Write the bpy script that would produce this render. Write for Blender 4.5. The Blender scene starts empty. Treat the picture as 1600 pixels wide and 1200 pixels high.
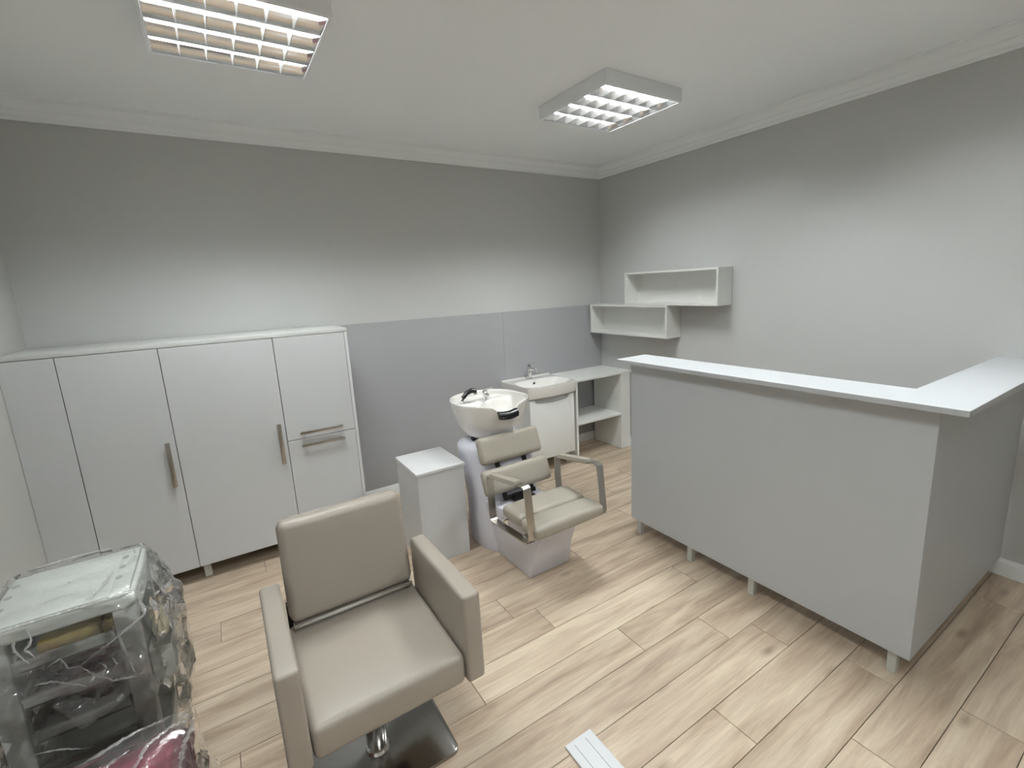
import bpy, bmesh, math, random
from mathutils import Vector, Matrix, noise
random.seed(7)
SC = bpy.context.scene
COL = SC.collection

# ------------------------------------------------------------------ camera, world, exposure
F_PX, PPX, PPY = 735.08, 16.44, -11.23
cd = bpy.data.cameras.new('camera'); cam = bpy.data.objects.new('camera', cd); COL.objects.link(cam)
cd.sensor_fit = 'HORIZONTAL'; cd.sensor_width = 36.0; cd.lens = F_PX * 36 / 1600
cd.shift_x = -PPX / 1600; cd.shift_y = PPY / 1600
cd.clip_start = 0.02; cd.clip_end = 50
RM = Matrix(((0.837318, 0.144433, -0.527292), (-0.544606, 0.135717, -0.827638), (-0.048099, 0.980142, 0.192375))).to_4x4()
cam.matrix_world = Matrix.Translation((-3.23224, -3.56357, 1.6)) @ RM
SC.camera = cam
w = bpy.data.worlds.new('world'); SC.world = w; w.use_nodes = True
w.node_tree.nodes['Background'].inputs[0].default_value = (0.8, 0.88, 1, 1)
w.node_tree.nodes['Background'].inputs[1].default_value = 0.3
vs = SC.view_settings
vs.view_transform = 'Standard'; vs.look = 'None'; vs.gamma = 1; vs.use_curve_mapping = False
vs.exposure = 0.0
SC.cycles.max_bounces = 10; SC.cycles.diffuse_bounces = 6; SC.cycles.glossy_bounces = 5
SC.cycles.transparent_max_bounces = 24
SC.cycles.sample_clamp_indirect = 12.0
SC.cycles.use_denoising = True
TUBE = 162.0
TUBE_COL = (0.97, 1.0, 0.985)

# ------------------------------------------------------------------ helpers
def srgb(r, g, b):
    f = lambda c: (c / 255 / 12.92) if c / 255 <= .04045 else ((c / 255 + .055) / 1.055) ** 2.4
    return (f(r), f(g), f(b), 1)

def mat(name, col, rough=.5, metal=0.0, spec=.5, bump=0, bscale=200, var=0, vscale=3, coat=0, emit=None, es=0):
    m = bpy.data.materials.new(name); m.use_nodes = True
    nt = m.node_tree; b = nt.nodes['Principled BSDF']
    b.inputs['Base Color'].default_value = col; b.inputs['Roughness'].default_value = rough
    b.inputs['Metallic'].default_value = metal; b.inputs['Specular IOR Level'].default_value = spec
    b.inputs['Coat Weight'].default_value = coat
    if emit:
        b.inputs['Emission Color'].default_value = emit; b.inputs['Emission Strength'].default_value = es
    tc = nt.nodes.new('ShaderNodeTexCoord')
    if bump:
        n = nt.nodes.new('ShaderNodeTexNoise'); n.inputs['Scale'].default_value = bscale; n.inputs['Detail'].default_value = 3
        bp = nt.nodes.new('ShaderNodeBump'); bp.inputs['Strength'].default_value = bump; bp.inputs['Distance'].default_value = .002
        nt.links.new(tc.outputs['Object'], n.inputs['Vector']); nt.links.new(n.outputs['Fac'], bp.inputs['Height'])
        nt.links.new(bp.outputs['Normal'], b.inputs['Normal'])
    if var:
        n = nt.nodes.new('ShaderNodeTexNoise'); n.inputs['Scale'].default_value = vscale; n.inputs['Detail'].default_value = 4
        mx = nt.nodes.new('ShaderNodeMixRGB'); mx.inputs[0].default_value = 1
        mx.inputs[1].default_value = tuple(c * (1 - var) for c in col[:3]) + (1,)
        mx.inputs[2].default_value = tuple(min(1, c * (1 + var)) for c in col[:3]) + (1,)
        nt.links.new(tc.outputs['Object'], n.inputs['Vector']); nt.links.new(n.outputs['Fac'], mx.inputs[0])
        nt.links.new(mx.outputs[0], b.inputs['Base Color'])
    return m

def wood_mat():
    m = bpy.data.materials.new('oak_laminate'); m.use_nodes = True
    nt = m.node_tree; L = nt.links; N = nt.nodes.new; b = nt.nodes['Principled BSDF']
    tc = N('ShaderNodeTexCoord'); oi = N('ShaderNodeObjectInfo')
    off = N('ShaderNodeVectorMath'); off.operation = 'SCALE'; off.inputs[0].default_value = (37, 19, 53)
    L.new(oi.outputs['Random'], off.inputs['Scale'])
    add = N('ShaderNodeVectorMath'); add.operation = 'ADD'
    L.new(tc.outputs['Object'], add.inputs[0]); L.new(off.outputs[0], add.inputs[1])
    mp = N('ShaderNodeMapping'); mp.inputs['Scale'].default_value = (1.1, 9, 1); L.new(add.outputs[0], mp.inputs['Vector'])
    n1 = N('ShaderNodeTexNoise'); n1.inputs['Scale'].default_value = 1.6; n1.inputs['Detail'].default_value = 5; n1.inputs['Roughness'].default_value = .6; n1.inputs['Distortion'].default_value = .6
    L.new(mp.outputs[0], n1.inputs['Vector'])
    mp2 = N('ShaderNodeMapping'); mp2.inputs['Scale'].default_value = (3.2, 75, 1); L.new(add.outputs[0], mp2.inputs['Vector'])
    n2 = N('ShaderNodeTexNoise'); n2.inputs['Scale'].default_value = 1.5; n2.inputs['Detail'].default_value = 4
    L.new(mp2.outputs[0], n2.inputs['Vector'])
    r1 = N('ShaderNodeValToRGB'); e = r1.color_ramp.elements
    e[0].position = .26; e[0].color = srgb(156, 136, 115); e[1].position = .74; e[1].color = srgb(212, 197, 176)
    x = e.new(.45); x.color = srgb(183, 163, 142); x = e.new(.58); x.color = srgb(199, 182, 160)
    L.new(n1.outputs['Fac'], r1.inputs[0])
    r2 = N('ShaderNodeValToRGB'); e = r2.color_ramp.elements
    e[0].position = .3; e[0].color = (.8, .79, .77, 1); e[1].position = .62; e[1].color = (1.04, 1.04, 1.04, 1)
    L.new(n2.outputs['Fac'], r2.inputs[0])
    mx = N('ShaderNodeMixRGB'); mx.blend_type = 'MULTIPLY'; mx.inputs[0].default_value = .5
    L.new(r1.outputs[0], mx.inputs[1]); L.new(r2.outputs[0], mx.inputs[2])
    # knots
    mp3 = N('ShaderNodeMapping'); mp3.inputs['Scale'].default_value = (2.6, 6.5, 1); L.new(add.outputs[0], mp3.inputs['Vector'])
    vo = N('ShaderNodeTexVoronoi'); vo.inputs['Scale'].default_value = 1.0; L.new(mp3.outputs[0], vo.inputs['Vector'])
    r3 = N('ShaderNodeValToRGB'); e = r3.color_ramp.elements
    e[0].position = .03; e[0].color = (.5, .45, .4, 1); e[1].position = .16; e[1].color = (1, 1, 1, 1)
    L.new(vo.outputs['Distance'], r3.inputs[0])
    mk = N('ShaderNodeMixRGB'); mk.blend_type = 'MULTIPLY'; mk.inputs[0].default_value = .8
    L.new(mx.outputs[0], mk.inputs[1]); L.new(r3.outputs[0], mk.inputs[2])
    # plank to plank tone
    mr = N('ShaderNodeMapRange'); mr.inputs['To Min'].default_value = .95; mr.inputs['To Max'].default_value = 1.1
    L.new(oi.outputs['Random'], mr.inputs['Value'])
    hs = N('ShaderNodeHueSaturation'); hs.inputs['Saturation'].default_value = .95
    L.new(mr.outputs[0], hs.inputs['Value']); L.new(mk.outputs[0], hs.inputs['Color'])
    L.new(hs.outputs[0], b.inputs['Base Color'])
    b.inputs['Roughness'].default_value = .42; b.inputs['Specular IOR Level'].default_value = .4
    bp = N('ShaderNodeBump'); bp.inputs['Strength'].default_value = .12; bp.inputs['Distance'].default_value = .002
    L.new(n2.outputs['Fac'], bp.inputs['Height']); L.new(bp.outputs[0], b.inputs['Normal'])
    return m

def film_mat(name, white=.12, tint=(1, 1, 1, 1), gl=.07):
    m = bpy.data.materials.new(name); m.use_nodes = True
    nt = m.node_tree; L = nt.links; N = nt.nodes.new; nt.nodes.clear()
    out = N('ShaderNodeOutputMaterial'); tr = N('ShaderNodeBsdfTransparent'); tr.inputs[0].default_value = tint
    g = N('ShaderNodeBsdfGlossy'); g.inputs['Roughness'].default_value = gl; g.inputs[0].default_value = (1, 1, 1, 1)
    d = N('ShaderNodeBsdfDiffuse'); d.inputs[0].default_value = (.85, .86, .87, 1)
    tl = N('ShaderNodeBsdfTranslucent'); tl.inputs[0].default_value = (.85, .86, .87, 1)
    dm = N('ShaderNodeMixShader'); dm.inputs[0].default_value = .5; L.new(d.outputs[0], dm.inputs[1]); L.new(tl.outputs[0], dm.inputs[2])
    a = N('ShaderNodeMixShader'); L.new(tr.outputs[0], a.inputs[1]); L.new(dm.outputs[0], a.inputs[2])
    tc = N('ShaderNodeTexCoord'); no = N('ShaderNodeTexNoise'); no.inputs['Scale'].default_value = 9; no.inputs['Detail'].default_value = 6
    L.new(tc.outputs['Object'], no.inputs['Vector'])
    mr = N('ShaderNodeMapRange'); mr.inputs['From Min'].default_value = .35; mr.inputs['From Max'].default_value = .75
    mr.inputs['To Min'].default_value = white * .35; mr.inputs['To Max'].default_value = white * 2.2
    L.new(no.outputs['Fac'], mr.inputs['Value'])
    cr = N('ShaderNodeTexNoise'); cr.noise_type = 'RIDGED_MULTIFRACTAL'; cr.inputs['Scale'].default_value = 7; cr.inputs['Detail'].default_value = 4; cr.inputs['Distortion'].default_value = .4
    L.new(tc.outputs['Object'], cr.inputs['Vector'])
    m2 = N('ShaderNodeMapRange'); m2.inputs['From Min'].default_value = 1.25; m2.inputs['From Max'].default_value = 1.9; m2.inputs['To Max'].default_value = .6
    L.new(cr.outputs['Fac'], m2.inputs['Value'])
    ad = N('ShaderNodeMath'); ad.operation = 'ADD'; ad.use_clamp = True
    L.new(mr.outputs[0], ad.inputs[0]); L.new(m2.outputs[0], ad.inputs[1]); L.new(ad.outputs[0], a.inputs[0])
    fr = N('ShaderNodeFresnel'); fr.inputs[0].default_value = 1.5
    mu = N('ShaderNodeMath'); mu.operation = 'MULTIPLY_ADD'; mu.inputs[1].default_value = 1.5; mu.inputs[2].default_value = .02; mu.use_clamp = True
    L.new(fr.outputs[0], mu.inputs[0])
    bp = N('ShaderNodeBump'); bp.inputs['Strength'].default_value = .35; bp.inputs['Distance'].default_value = .01
    n3 = N('ShaderNodeTexNoise'); n3.inputs['Scale'].default_value = 22; n3.inputs['Detail'].default_value = 2; n3.inputs['Distortion'].default_value = 2.5
    L.new(tc.outputs['Object'], n3.inputs['Vector']); L.new(n3.outputs['Fac'], bp.inputs['Height'])
    L.new(bp.outputs[0], g.inputs['Normal'])
    b = N('ShaderNodeMixShader'); L.new(mu.outputs[0], b.inputs[0]); L.new(a.outputs[0], b.inputs[1]); L.new(g.outputs[0], b.inputs[2])
    L.new(b.outputs[0], out.inputs[0])
    return m

M = dict(
    wall=mat('wall_paint_grey', srgb(194, 195, 194), .85, bump=.15, bscale=260),
    wall_light=mat('wall_paint_light', srgb(188, 189, 186), .85, bump=.15, bscale=260),
    ceil=mat('ceiling_white', srgb(246, 249, 251), .9),
    trim=mat('trim_white', srgb(240, 243, 244), .6),
    panel=mat('panel_grey_blue', srgb(167, 168, 171), .55, var=.02),
    subfloor=mat('joint_dark', srgb(88, 76, 66), .9),
    cab=mat('cabinet_light_grey', srgb(202, 204, 206), .45, var=.01),
    cab_edge=mat('cabinet_edge', srgb(215, 216, 217), .5),
    cab_top=mat('cabinet_top', srgb(205, 207, 206), .5),
    ctr=mat('counter_grey', srgb(190, 194, 198), .5, var=.015),
    ctr_top=mat('counter_top_white', srgb(184, 187, 190), .5),
    leg=mat('leg_pale', srgb(196, 198, 192), .45),
    white=mat('white_board', srgb(226, 227, 224), .5),
    gloss=mat('white_gloss', srgb(232, 233, 231), .18, coat=.3),
    ceramic=mat('ceramic_white', srgb(238, 236, 232), .08, coat=.6),
    chrome=mat('chrome', (.86, .86, .86, 1), .08, metal=1),
    satin=mat('satin_steel', srgb(190, 186, 180), .28, metal=1),
    plate=mat('polished_steel_plate', srgb(150, 148, 145), .16, metal=1),
    pedestal=mat('pedestal_white', srgb(222, 223, 234), .3, coat=.2),
    leather=mat('taupe_leatherette', srgb(157, 149, 139), .42, bump=.12, bscale=420, var=.02, vscale=6),
    leather2=mat('greige_leatherette', srgb(160, 154, 142), .42, bump=.12, bscale=420, var=.02, vscale=6),
    seam=mat('seam_dark', srgb(70, 64, 60), .7),
    black=mat('black_plastic', srgb(18, 18, 20), .3),
    rubber=mat('black_rubber', srgb(22, 22, 24), .22),
    dark=mat('dark_grey', srgb(45, 46, 48), .6),
    lamp=mat('lamp_housing', srgb(240, 243, 246), .5),
    louvre=mat('louvre_mirror', (.90, .91, .92, 1), .12, metal=1),
    blade=mat('louvre_blade', (.88, .89, .9, 1), .3, metal=1),
    tube=mat('fluorescent_tube', (1, 1, 1, 1), .5, emit=TUBE_COL + (1,), es=TUBE),
    trolley=mat('trolley_plastic', srgb(226, 230, 226), .45),
    trolley_side=mat('trolley_side', srgb(200, 204, 200), .45),
    tray=mat('tray_grey', srgb(178, 184, 180), .4),
    yellow=mat('yellow_print', srgb(190, 168, 92), .5, var=.35, vscale=40),
    navy=mat('dark_blue_bag', srgb(40, 44, 58), .4),
    cream=mat('cream_wadding', srgb(226, 218, 190), .9, bump=.6, bscale=60),
    pink=mat('wine_pink_leatherette', srgb(146, 68, 86), .45, var=.12, vscale=5),
    alu=mat('white_aluminium', srgb(226, 228, 232), .35),
    groove=mat('groove_grey', srgb(130, 132, 136), .6),
    wood=wood_mat(),
    film=film_mat('clear_film', .05), film_crease=film_mat('film_crease', .55, gl=.1), film_white=film_mat('milky_film', .12, gl=.12),
)

def finish(me, angle=35):
    for p in me.polygons: p.use_smooth = True
    me.set_sharp_from_angle(angle=math.radians(angle))

def obj(name, bm, m, parent=None, smooth=True, angle=35):
    me = bpy.data.meshes.new(name); bm.normal_update(); bm.to_mesh(me); bm.free()
    me.materials.append(m if not isinstance(m, str) else M[m])
    if smooth: finish(me, angle)
    o = bpy.data.objects.new(name, me); COL.objects.link(o)
    if parent is not None: o.parent = parent; o.matrix_parent_inverse = Matrix.Translation(-parent_loc(parent))
    return o

def parent_loc(p):
    v = Vector((0, 0, 0))
    while p is not None:
        v += p.location; p = p.parent
        break
    return v

def empty(name, loc, label, cat, group=None):
    o = bpy.data.objects.new(name, None); COL.objects.link(o); o.location = loc
    o.empty_display_size = .1
    o['label'] = label; o['category'] = cat
    if group: o['group'] = group
    return o

def tag(o, label, cat, group=None):
    o['label'] = label; o['category'] = cat
    if group: o['group'] = group
    return o

def struct(o): o['kind'] = 'structure'; return o

def bevel(bm, w, seg=2, edges=None):
    if w > 0:
        bmesh.ops.bevel(bm, geom=edges if edges is not None else list(bm.edges), offset=w, segments=seg, profile=.5, affect='EDGES', clamp_overlap=True)

def box(x0, x1, y0, y1, z0, z1, bv=0.0, seg=2, bm=None):
    b = bmesh.new()
    bmesh.ops.create_cube(b, size=1)
    for v in b.verts:
        v.co = Vector(((x0 + x1) / 2 + v.co.x * (x1 - x0), (y0 + y1) / 2 + v.co.y * (y1 - y0), (z0 + z1) / 2 + v.co.z * (z1 - z0)))
    bevel(b, bv, seg)
    return merge(bm, b)

def merge(bm, b):
    if bm is None: return b
    me = bpy.data.meshes.new('t'); b.to_mesh(me); b.free(); bm.from_mesh(me); bpy.data.meshes.remove(me)
    return bm

def cyl(p0, p1, r, r2=None, seg=20, bm=None, bv=0):
    p0 = Vector(p0); p1 = Vector(p1); d = p1 - p0
    b = bmesh.new()
    bmesh.ops.create_cone(b, cap_ends=True, segments=seg, radius1=r, radius2=r if r2 is None else r2, depth=d.length)
    if bv: bevel(b, bv, 2, [e for e in b.edges if len(e.link_faces) == 2 and any(len(f.verts) > 4 for f in e.link_faces)])
    q = Vector((0, 0, 1)).rotation_difference(d.normalized()).to_matrix().to_4x4()
    b.transform(Matrix.Translation((p0 + p1) / 2) @ q)
    return merge(bm, b)

def loft(rings, close_top=True, close_bot=True, bm=None, closed=True):
    b = bmesh.new()
    R = [[b.verts.new(p) for p in r] for r in rings]
    n = len(R[0])
    for i in range(len(R) - 1):
        for j in range(n if closed else n - 1):
            k = (j + 1) % n
            b.faces.new((R[i][j], R[i][k], R[i + 1][k], R[i + 1][j]))
    if close_bot: b.faces.new(list(reversed(R[0])))
    if close_top: b.faces.new(R[-1])
    bmesh.ops.recalc_face_normals(b, faces=b.faces)
    return merge(bm, b)

def prism(pts, axis, a0, a1, bv=0, seg=2, bm=None):
    """pts: 2D outline; axis 'x','y','z' extruded from a0 to a1."""
    def P(u, v, a): return {'x': (a, u, v), 'y': (u, a, v), 'z': (u, v, a)}[axis]
    b = bmesh.new()
    A = [b.verts.new(P(u, v, a0)) for u, v in pts]; B = [b.verts.new(P(u, v, a1)) for u, v in pts]
    n = len(pts); b.faces.new(A); b.faces.new(list(reversed(B)))
    for i in range(n): b.faces.new((A[i], B[i], B[(i + 1) % n], A[(i + 1) % n]))
    bmesh.ops.recalc_face_normals(b, faces=b.faces)
    bevel(b, bv, seg)
    return merge(bm, b)

def sweep_band(path, wdir, width, thick, bm=None):
    """flat bar following a closed or open path of 3D points lying in a plane; wdir = band width direction."""
    wd = Vector(wdir).normalized(); P = [Vector(p) for p in path]; rings = []
    for i, p in enumerate(P):
        a = P[max(i - 1, 0)]; c = P[min(i + 1, len(P) - 1)]
        t = (c - a).normalized(); nrm = t.cross(wd).normalized()
        rings.append([p + wd * sx * width / 2 + nrm * sy * thick / 2 for sx, sy in ((-1, -1), (1, -1), (1, 1), (-1, 1))])
    return loft(rings, bm=bm)

def rounded_path(pts, r, seg=6, closed=False):
    out = []; n = len(pts); V = [Vector(p) for p in pts]
    for i in range(n):
        if not closed and i in (0, n - 1): out.append(V[i]); continue
        a, p, c = V[i - 1], V[i], V[(i + 1) % n]
        da = (a - p).normalized(); dc = (c - p).normalized()
        s = p + da * r; e = p + dc * r
        for k in range(seg + 1):
            t = k / seg; out.append((1 - t) ** 2 * s + 2 * t * (1 - t) * p + t * t * e)
    if closed: out.append(out[0].copy())
    return out

def tube(path, r, seg=12, bm=None, radii=None):
    P = [Vector(p) for p in path]; rings = []
    up = Vector((0, 0, 1))
    for i, p in enumerate(P):
        t = (P[min(i + 1, len(P) - 1)] - P[max(i - 1, 0)]).normalized()
        ref = up if abs(t.dot(up)) < .95 else Vector((1, 0, 0))
        u = t.cross(ref).normalized(); v = t.cross(u).normalized()
        rr = radii[i] if radii else r
        rings.append([p + (u * math.cos(a) + v * math.sin(a)) * rr for a in [2 * math.pi * k / seg for k in range(seg)]])
    return loft(rings, bm=bm)

def cushion(x0, x1, y0, y1, z0, z1, r=.02, puff=.01, seg=4, nx=8):
    """padded block: rounded box whose faces swell slightly."""
    b = bmesh.new(); bmesh.ops.create_cube(b, size=1)
    for v in b.verts: v.co = Vector(((x0 + x1) / 2 + v.co.x * (x1 - x0), (y0 + y1) / 2 + v.co.y * (y1 - y0), (z0 + z1) / 2 + v.co.z * (z1 - z0)))
    bevel(b, r, seg)
    bmesh.ops.subdivide_edges(b, edges=[e for e in b.edges if e.calc_length() > .06], cuts=nx, use_grid_fill=True)
    c = Vector(((x0 + x1) / 2, (y0 + y1) / 2, (z0 + z1) / 2)); h = Vector(((x1 - x0) / 2, (y1 - y0) / 2, (z1 - z0) / 2))
    th = min(range(3), key=lambda i: h[i])
    for v in b.verts:
        d = v.co - c; u = [min(1, abs(d[i]) / h[i]) for i in range(3)]
        f = 1
        for i in range(3):
            if i != th: f *= (1 - u[i] ** 4)
        v.co[th] += math.copysign(puff * f * u[th] ** .5, d[th])
    return b

# ------------------------------------------------------------------ room shell
LX, FY, H = -4.109, -5.4, 2.64
struct(obj('ceiling', box(LX - .1, .1, FY - .1, .1, H, H + .1), 'ceil'))
wall_back = struct(obj('wall_back', box(LX - .1, .1, 0, .1, 0, H), 'wall'))
struct(obj('wall_right', box(0, .1, FY, 0, 0, H), 'wall'))
struct(obj('wall_left', box(LX - .1, LX, FY, 0, 0, H), 'wall_light'))
struct(obj('wall_front', box(LX - .1, .1, FY - .1, FY, 0, H), 'wall_light'))
floor = struct(obj('floor', box(LX - .1, .1, FY - .1, .1, -.06, -.0085), 'subfloor'))

# laminate planks, one object each
PITCH, PL = .1725, 1.285
known = {0: -1.868, -1: -2.568, 1: -1.512, 2: -1.35, 3: -1.876, 4: -1.23, 5: -1.593, -7: -3.435, -2: -3.386}
mesh_cache = {}
def plank(x0, x1, y0, y1):
    L_ = round(x1 - x0, 3); W_ = round(y1 - y0, 4)
    g = .0011
    key = (L_, W_)
    if key not in mesh_cache:
        b = box(-L_ / 2 + g, L_ / 2 - g, -W_ / 2 + g, W_ / 2 - g, -.0085, 0, 0)
        top = [e for e in b.edges if all(v.co.z > -.001 for v in e.verts)]
        bevel(b, .0012, 1, top)
        o = obj('plank', b, 'wood', floor, smooth=False); mesh_cache[key] = o.data
    else:
        o = bpy.data.objects.new('plank', mesh_cache[key]); COL.objects.link(o); o.parent = floor
    o.matrix_parent_inverse = Matrix.Identity(4)
    o.location = ((x0 + x1) / 2, (y0 + y1) / 2, 0)
k = -13
while True:
    y1 = -2.14 - PITCH * (k - 0) + 0; y0 = y1 - PITCH
    if y1 < FY + .001: break
    yy1, yy0 = min(y1, 0), max(y0, FY)
    if yy1 - yy0 > .01:
        j = known.get(k, -4.1 + (k * .537 * PL) % PL + .09)
        while j > LX + .05: j -= PL
        xs = [LX]
        while j < -.05:
            if j > LX + .05: xs.append(j)
            j += PL
        xs.append(0.0)
        for a, b_ in zip(xs, xs[1:]): plank(a, b_, yy0, yy1)
    k += 1

# wainscot boards on the back wall
for a, b_ in ((-2.56, -1.1483), (-1.1475, -.001)):
    obj('panel', box(a, b_, -.011, -.0, .085, 1.375, .0012, 1), 'panel', wall_back)

# cornice and skirting, mitred around the room
CORN = [(0, -.098), (.010, -.098), (.013, -.088), (.013, -.083), (.022, -.078), (.030, -.066), (.034, -.055), (.040, -.052), (.043, -.044), (.056, -.030), (.070, -.020), (.076, -.017), (.077, -.008), (.084, -.006), (.084, 0), (0, 0)]
SKIRT = [(0, 0), (.015, 0), (.015, .07), (.013, .078), (.009, .084), (.007, .091), (0, .091)]
def moulding(name, side, prof, zb):
    def pt(d, a):
        if side == 'back': return (LX + d if a == 0 else -d, -d)
        if side == 'right': return (-d, -d if a == 0 else FY + d)
        if side == 'left': return (LX + d, FY + d if a == 0 else -d)
        return (-d if a == 0 else LX + d, FY + d)
    r = [[(*pt(d, a), zb + z) for d, z in prof] for a in (0, 1)]
    return struct(obj(name, loft(r), 'trim', angle=25))
for i, s in enumerate(('back', 'right', 'left', 'front')):
    moulding('trim_%d' % (i + 1), s, CORN, H)
moulding('baseboard_back', 'back', SKIRT, 0)
moulding('baseboard_right', 'right', SKIRT, 0)
moulding('baseboard_left', 'left', SKIRT, 0)

# ------------------------------------------------------------------ ceiling lamps
def ceiling_lamp(x0, x1, y0, y1, label):
    z0 = 2.566
    t = empty('ceiling_lamp', ((x0 + x1) / 2, (y0 + y1) / 2, H), label, 'ceiling lamp', 'square louvred ceiling lamps')
    e = .012
    b = box(x0, x1, y0, y0 + e, z0, H - .001, .001, 1); box(x0, x1, y1 - e, y1, z0, H - .001, .001, 1, b)
    box(x0, x0 + e, y0 + e, y1 - e, z0, H - .001, .001, 1, b); box(x1 - e, x1, y0 + e, y1 - e, z0, H - .001, .001, 1, b)
    box(x0 + e, x1 - e, y0 + e, y1 - e, H - .004, H - .001, 0, 1, b)
    obj('housing', b, 'lamp', t)
    ax0, ax1, ay0, ay1 = x0 + e + .002, x1 - e - .002, y0 + e + .002, y1 - e - .002
    n = 4; p = (ay1 - ay0) / n
    zb, zt = z0 + .003, z0 + .038
    for i in range(n + 1):
        y = ay0 + i * p; s = []
        for q in range(7):
            u = q / 6; hw = .004 + .024 * (u ** 1.7)
            s.append((hw, zt - (zt - zb) * (1 - u) if False else zb + (zt - zb) * u))
        left = [(y - h, z) for h, z in s] if i > 0 else [(y + .0005, z) for h, z in s]
        right = [(y + h, z) for h, z in s] if i < n else [(y - .0005, z) for h, z in s]
        obj('reflector', prism(right + left[::-1], 'x', ax0, ax1), 'louvre', t, angle=40)
    m = 6; px = (ax1 - ax0) / m
    for xa, xb in ((ax0, ax0 + .010), (ax1, ax1 - .010)):
        obj('end_reflector', loft([[(xa, ay0, zb), (xa, ay0, zt + .02), (xb, ay0, zt + .02)], [(xa, ay1, zb), (xa, ay1, zt + .02), (xb, ay1, zt + .02)]]), 'louvre', t, smooth=False)
    bl = None
    for i in range(1, m):
        x = ax0 + i * px
        obj('louvre_blade', loft([[(x - .0035, ay0, zt - .006), (x + .0035, ay0, zt - .006), (x + .001, ay0, zb + .001), (x - .001, ay0, zb + .001)],
                                  [(x - .0035, ay1, zt - .006), (x + .0035, ay1, zt - .006), (x + .001, ay1, zb + .001), (x - .001, ay1, zb + .001)]]), 'blade', t)
    for i in range(n):
        y = ay0 + (i + .5) * p
        obj('fluorescent_tube', cyl((ax0 + .006, y, H - .024), (ax1 - .006, y, H - .024), .010, seg=10), 'tube', t)
ceiling_lamp(-3.307, -2.729, -1.630, -1.048, 'large louvred ceiling lamp at the top left, cut by the photo edge')
ceiling_lamp(-1.428, -.85, -1.640, -1.058, 'louvred ceiling lamp near the room corner, above the reception counter end')

ceiling_lamp(-1.43, -.85, -3.36, -2.78, 'louvred ceiling lamp above the counter corner, just outside the photo')
ceiling_lamp(-3.29, -2.71, -4.15, -3.57, 'louvred ceiling lamp behind the camera, outside the photo')

# ------------------------------------------------------------------ tall cabinets along the back wall
CF, CT = -.474, 1.365
def handle_v(x, z0, z1, parent):
    b = box(x - .0115, x + .0115, CF - .034, CF - .028, z0, z1, .002, 2)
    for z in (z0 + .022, z1 - .022): box(x - .006, x + .006, CF - .028, CF - .0005, z - .007, z + .007, .001, 1, b)
    return obj('handle', b, 'satin', parent)
def handle_h(x0, x1, z, parent):
    b = box(x0, x1, CF - .034, CF - .026, z - .009, z + .009, .002, 2)
    for x in (x0 + .018, x1 - .018): box(x - .006, x + .006, CF - .028, CF - .0005, z - .006, z + .006, .001, 1, b)
    return obj('handle', b, 'satin', parent)
def cabinet(x0, x1, label, doors, legs, side=None):
    t = empty('cabinet', ((x0 + x1) / 2, CF / 2, 0), label, 'cabinet', 'light grey cabinets along the back wall')
    a = x1 - (.018 if side else 0)
    b = box(x0 + .001, x0 + .017, CF + .020, -.012, .1, CT - .001, 0); box(a - .017, a - .001, CF + .020, -.012, .1, CT - .001, 0, 2, b)
    box(x0 + .017, a - .017, CF + .02, -.012, .1, .118, 0, 2, b); box(x0 + .017, a - .017, -.016, -.012, .118, CT - .001, 0, 2, b)
    box(x0 + .017, a - .017, CF + .02, -.012, CT - .018, CT - .001, 0, 2, b)
    obj('body', b, 'cab', t, smooth=False)
    if side: obj('side_panel', box(a, x1, CF, -.012, .1, CT - .001, .0008, 1), 'cab_edge', t)
    for (z0, z1, hd) in doors:
        d = obj('door', box(x0 + .0018, a - .0018, CF, CF + .018, z0 + .0015, z1 - .0025, .0012, 1), 'cab', t)
        if hd: hd(d)
    for lx, ly in legs:
        obj('leg', box(lx - .018, lx + .018, ly - .018, ly + .018, 0, .1, .002, 1), 'leg', t)
    return t
cabinet(-3.912, -3.514, 'light grey cabinet with one tall door and a vertical handle, nearest the left corner', [(.1, CT, lambda d: handle_v(-3.549, .61, .862, d))], [(-3.86, -.38), (-3.56, -.12), (-3.86, -.12)])
cabinet(-3.514, -2.978, 'widest light grey cabinet, the middle one, with one tall door and a vertical handle', [(.1, CT, lambda d: handle_v(-3.013, .607, .857, d))], [(-3.486, -.395), (-3.03, -.395), (-3.46, -.12), (-3.03, -.12)])
cabinet(-2.978, -2.558, 'light grey cabinet with two stacked doors and horizontal handles, right end of the row',
        [(.733, CT, lambda d: handle_h(-2.905, -2.655, .773, d)), (.1, .733, lambda d: handle_h(-2.903, -2.648, .694, d))], [(-2.62, -.395), (-2.62, -.12), (-2.93, -.12)], side=True)
tag(obj('filler_panel', box(LX + .001, -3.9135, CF, CF + .018, .1, CT - .003, .001, 1), 'cab'), 'narrow grey filler board closing the gap between the cabinets and the left wall', 'panel')
tag(obj('worktop', box(LX + .001, -2.556, CF - .002, -.012, CT, CT + .022, .0015, 2), 'cab_top'), 'long pale grey top board lying across the row of cabinets', 'board')

# ------------------------------------------------------------------ small low cabinet
t = empty('storage_box', (-2.27, -.95, 0), 'small low light grey cupboard standing between the tall cabinets and the hair wash chair', 'cupboard')
obj('body', box(-2.416, -2.124, -1.124, -.765, 0, .562, .001, 1), 'cab', t)
obj('top_board', box(-2.421, -2.119, -1.130, -.760, .562, .580, .0012, 2), 'cab_edge', t)
obj('door', box(-2.4145, -2.1255, -1.1262, -1.1242, .002, .559, .0006, 1), 'cab', t)

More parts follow.
